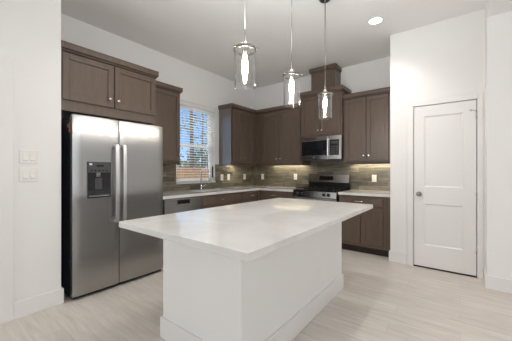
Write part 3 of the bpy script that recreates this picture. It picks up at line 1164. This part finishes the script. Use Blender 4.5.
# burners and grates
for bx_, by_, r_ in ((-2.10, 4.15, 0.045), (-2.10, 4.42, 0.038), (-1.892, 4.285, 0.05), (-1.685, 4.15, 0.045), (-1.685, 4.42, 0.035)):
    b = B().lathe((bx_, by_, 0.905), (0, 0, 1), [(r_ * 1.25, 0), (r_ * 1.2, 0.006), (r_, 0.008), (r_ * 0.95, 0.016), (0.002, 0.018)], 20)
    obj('burner', b, 'iron', rg, go)
for (xa, xb) in ((gx0 + 0.025, gx0 + 0.265), (gx0 + 0.275, gx1 - 0.275), (gx1 - 0.265, gx1 - 0.025)):
    b = B()
    ya, yb, zt_ = 4.025, 4.535, 0.938
    for xx in (xa, xb - 0.012):
        b.box(xx, xx + 0.012, ya, yb, zt_ - 0.012, zt_, 0.002)
    for yy in (ya, (ya + yb) / 2 - 0.006, yb - 0.012):
        b.box(xa, xb, yy, yy + 0.012, zt_ - 0.0125, zt_ + 0.0005, 0.002)
    xm = (xa + xb) / 2
    b.box(xm - 0.005, xm + 0.005, ya, ya + 0.10, zt_ - 0.011, zt_ + 0.001)
    b.box(xm - 0.005, xm + 0.005, yb - 0.10, yb, zt_ - 0.011, zt_ + 0.001)
    b.box(xm - 0.005, xm + 0.005, (ya + yb) / 2 - 0.09, (ya + yb) / 2 + 0.09, zt_ - 0.011, zt_ + 0.001)
    for xx in (xa, xb - 0.012):
        for yy in (ya, yb - 0.012, (ya + yb) / 2 - 0.006):
            b.box(xx, xx + 0.012, yy, yy + 0.012, 0.905, zt_ - 0.01)
    obj('grate', b, 'iron', rg, go)

# ------------------------------------------------------------------ microwave
mx0, mx1, mz0, mz1, my = -2.266, -1.524, 1.412, 1.809, 4.225
mo = ((mx0 + mx1) / 2, 4.43, mz0)
mw = thing('microwave', 'stainless over the range microwave with black glass door', 'microwave', mo)
obj('body', B().box(mx0 + 0.004, mx1 - 0.004, my + 0.032, YB - 0.010, mz0 + 0.004, mz1, 0.003), 'black', mw, mo)
b = B()
wx_0, wx_1, wz_0, wz_1 = -2.236, -1.770, 1.484, 1.735
xs = -1.756
b.box(mx0, xs, my, my + 0.030, wz_1, mz1 - 0.002, 0.003)
b.box(mx0, xs, my, my + 0.030, mz0, wz_0, 0.003)
b.box(mx0, wx_0, my, my + 0.030, wz_0, wz_1)
b.box(wx_1, xs, my, my + 0.030, wz_0, wz_1)
md = obj('door', b, 'steel_smooth', mw, mo)
obj('window', B().box(wx_0, wx_1, my + 0.003, my + 0.028, wz_0, wz_1), 'black_glass', md, mo)
b = B()
b.tube([(-1.742, my + 0.002, 1.470), (-1.742, my - 0.032, 1.478), (-1.742, my - 0.036, 1.60), (-1.742, my - 0.032, 1.742), (-1.742, my + 0.002, 1.750)], 0.012, 12)
obj('handle', b, 'steel_v', md, mo)
b = B()
b.box(xs + 0.002, mx1, my, my + 0.030, wz_1, mz1 - 0.002, 0.003)
b.box(xs + 0.002, mx1, my, my + 0.030, mz0, wz_0, 0.003)
b.box(-1.562, mx1, my, my + 0.030, wz_0, wz_1)
b.box(xs + 0.002, -1.718, my, my + 0.030, wz_0, wz_1)
obj('control_frame', b, 'steel_smooth', mw, mo)
cpn = obj('control_panel', B().box(-1.718, -1.562, my + 0.002, my + 0.028, wz_0, wz_1), 'black_glass', mw, mo)
b = B()
for r_ in range(4):
    for c_ in range(3):
        b.box(-1.700 + c_ * 0.044, -1.670 + c_ * 0.044, my + 0.0012, my + 0.002, 1.505 + r_ * 0.036, 1.525 + r_ * 0.036)
obj('keypad', b, 'panel_grey', cpn, mo)
obj('display', B().box(-1.700, -1.580, my + 0.0012, my + 0.002, 1.672, 1.712), 'panel_grey', cpn, mo)
obj('badge', B().lathe((-2.01, my, 1.448), (0, -1, 0), [(0.012, 0), (0.012, 0.002), (0.002, 0.003)]), 'nickel', md, mo)

# ------------------------------------------------------------------ island
ix0, ix1, iy0, iy1 = -1.769, -0.677, 0.824, 2.751
kx0, kx1, ky0, ky1 = -1.742, -0.980, 1.132, 2.728
io = ((kx0 + kx1) / 2, (ky0 + ky1) / 2, 0)
isl = thing('kitchen_island', 'white painted island base in the middle of the kitchen', 'kitchen island', io)
obj('body', B().box(kx0, kx1, ky0, ky1, 0, CB - 0.001, 0.003), 'wall', isl, io)
b = B()
ib = 0.150
b.box(kx0 - BT, kx1 + BT, ky0 - BT, ky0, 0, ib, 0.003, 2)
b.box(kx1, kx1 + BT, ky0, ky1, 0, ib, 0.003, 2)
b.box(kx0 - BT, kx0, ky0, ky1, 0, ib, 0.003, 2)
b.box(kx0 - BT, kx1 + BT, ky1, ky1 + BT, 0, ib, 0.003, 2)
obj('baseboard', b, 'trim', isl, io)
tag(obj('countertop', B().box(ix0, ix1, iy0, iy1, CB, CT, 0.003, 2), 'quartz'), 'large white quartz top overhanging the kitchen island', 'countertop')

# ------------------------------------------------------------------ pendants
def make_pendant(loc, label):
    t = thing('pendant_light', label, 'pendant light', loc, 0, 'glass pendants over the island')
    zb, zt = 1.775, 2.040
    r = 0.071
    obj('canopy', B().lathe((0, 0, H - 0.001), (0, 0, -1), [(0.060, 0), (0.060, 0.018), (0.054, 0.023), (0.010, 0.026), (0.007, 0.045)]), 'aged_nickel', t)
    obj('stem', B().tube([(0, 0, H - 0.03), (0, 0, zt + 0.035)], 0.0046, 10), 'aged_nickel', t)
    b = B()
    b.lathe((0, 0, zt + 0.042), (0, 0, -1), [(0.010, 0), (0.019, 0.012), (0.021, 0.030), (0.021, 0.085), (0.015, 0.094)], 20)
    sk = obj('socket', b, 'nickel', t)
    b = B()
    b.lathe((0, 0, zt - 0.055), (0, 0, -1), [(0.011, 0), (0.012, 0.012), (0.018, 0.035), (0.0195, 0.055), (0.017, 0.080), (0.012, 0.110), (0.008, 0.130), (0.002, 0.138)], 16)
    obj('bulb', b, 'bulb', sk)
    # holder ring round the glass with three thumb screws and spokes
    b = B()
    b.lathe((0, 0, zt - 0.022), (0, 0, 1), [(r + 0.001, 0), (r + 0.005, 0), (r + 0.005, 0.016), (r + 0.001, 0.016)], 40, closed=True)
    for k in range(3):
        a = k * 2 * PI / 3 + 0.35
        b.tube([(0.018 * math.cos(a), 0.018 * math.sin(a), zt - 0.002), (r * math.cos(a), r * math.sin(a), zt - 0.010)], 0.0035, 8)
        b.tube([((r + 0.004) * math.cos(a), (r + 0.004) * math.sin(a), zt - 0.014), ((r + 0.018) * math.cos(a), (r + 0.018) * math.sin(a), zt - 0.014)], [0.003, 0.006], 8)
    obj('holder_ring', b, 'aged_nickel', t)
    b = B()
    b.lathe((0, 0, 0), (0, 0, 1), [(r - 0.0035, zb), (r, zb), (r, zt), (r - 0.0035, zt)], 48, closed=True)
    obj('glass_shade', b, 'shade', t)
    return t


p1 = make_pendant((-1.134, 1.348, 0), 'leftmost and largest looking glass pendant, left of the hood cabinet')
copy_thing(p1, (-1.131, 1.957, 0), 'middle glass pendant hanging just left of the wooden box under the ceiling')
copy_thing(p1, (-1.133, 2.659, 0), 'rightmost glass pendant hanging in front of the cabinet above the microwave')
# recessed ceiling light
ct = thing('recessed_light', 'lit round recessed downlight in the ceiling above the range aisle', 'ceiling light', (-0.818, 3.432, H - 0.001))
b = B()
b.lathe((0, 0, 0), (0, 0, -1), [(0.068, 0.0), (0.092, 0.0), (0.090, 0.004), (0.070, 0.006)], 40, closed=True)
obj('trim_ring', b, 'trim', ct)
obj('lens', B().lathe((0, 0, 0), (0, 0, -1), [(0.069, 0.0), (0.069, 0.003), (0.002, 0.004)], 40), 'lens', ct)
for x, y, e in ((-0.818, 3.432, 40), (-2.25, 1.45, 26), (-0.80, 1.50, 24)):  # first sits in the recessed light, other two unseen and added for brightness
    d = bpy.data.lights.new('downlight', 'SPOT')
    d.energy = e
    d.color = (1.0, 0.95, 0.89)
    d.spot_size = math.radians(125)
    d.spot_blend = 0.8
    d.shadow_soft_size = 0.06
    o = bpy.data.objects.new('downlight', d)
    COL.objects.link(o)
    o.location = (x, y, H - 0.03)

# lamps under the wall cabinets
WARM = (1.0, 0.87, 0.68)
area_light('under_cabinet_lamp', (-3.59, 3.95, UB + 0.012), (-0.25, 0, -1), 0.03, 0.45, 1.7, WARM)
area_light('under_cabinet_lamp', (-2.72, 4.575, UB + 0.012), (0, 0.25, -1), 0.78, 0.03, 2.4, WARM)
area_light('under_cabinet_lamp', (-1.14, 4.575, UB + 0.012), (0, 0.25, -1), 0.66, 0.03, 2.4, WARM)


# ------------------------------------------------------------------ outlets and switches
def make_outlet(loc, rot, label, kind='outlet'):
    """plate in its own frame: back on the wall at y=0, facing -y"""
    t = thing('wall_outlet' if kind == 'outlet' else 'light_switch', label, 'outlet' if kind == 'outlet' else 'switch', loc, rot,
              'white outlets on the backsplash' if kind == 'outlet' else None)
    obj('cover_plate', B().box(-0.036, 0.036, -0.006, 0, 0, 0.118, 0.002, 2), 'plate', t)
    if kind == 'outlet':
        for zz in (0.036, 0.082):
            r = obj('receptacle', B().box(-0.017, 0.017, -0.008, -0.0055, zz - 0.016, zz + 0.016, 0.002), 'plate', t)
            b = B()
            b.box(-0.008, -0.006, -0.0083, -0.0078, zz - 0.003, zz + 0.008)
            b.box(0.006, 0.008, -0.0083, -0.0078, zz - 0.003, zz + 0.008)
            obj('slots', b, 'slot', r)
    return t


oz = 1.036
xl_, yb_ = XL + TB_, YB - TB_
oa = make_outlet((xl_, 3.660, oz), L90, 'outlet nearest the window, left one of the close pair on the backsplash')
copy_thing(oa, (xl_, 3.844, oz), 'right outlet of the close pair under the wall cabinet beside the window')
copy_thing(oa, (xl_, 4.336, oz), 'outlet just left of the backsplash corner, on the window wall')
copy_thing(oa, (-3.406, yb_, oz), 'outlet just right of the backsplash corner, on the range wall', 0)
copy_thing(oa, (-2.598, yb_, oz + 0.006), 'outlet on the backsplash just left of the range', 0)
copy_thing(oa, (-1.126, yb_, oz + 0.002), 'outlet on the backsplash right of the range', 0)


def make_switch(loc, rot, label):
    t = thing('light_switch', label, 'switch', loc, rot, 'double rocker switches on the left wall')
    obj('cover_plate', B().box(-0.064, 0.064, -0.006, 0, 0, 0.118, 0.003, 2), 'plate', t)
    for s in (-1, 1):
        b = B()
        b.box(s * 0.0245 - 0.0175, s * 0.0245 + 0.0175, -0.0072, -0.0055, 0.024, 0.094, 0.0008)
        b.prism([(-0.0070, 0.027), (-0.0125, 0.030), (-0.0090, 0.059), (-0.0078, 0.091), (-0.0070, 0.091)],
                s * 0.0245 - 0.0155, s * 0.0245 + 0.0155, 'x')
        obj('rocker', b, 'plate', t)
    return t


sw = make_switch((XW, 0.614, 1.283), L90, 'upper double rocker switch on the white wall left of the refrigerator')
copy_thing(sw, (XW, 0.614, 1.131), 'lower double rocker switch on the white wall left of the refrigerator')
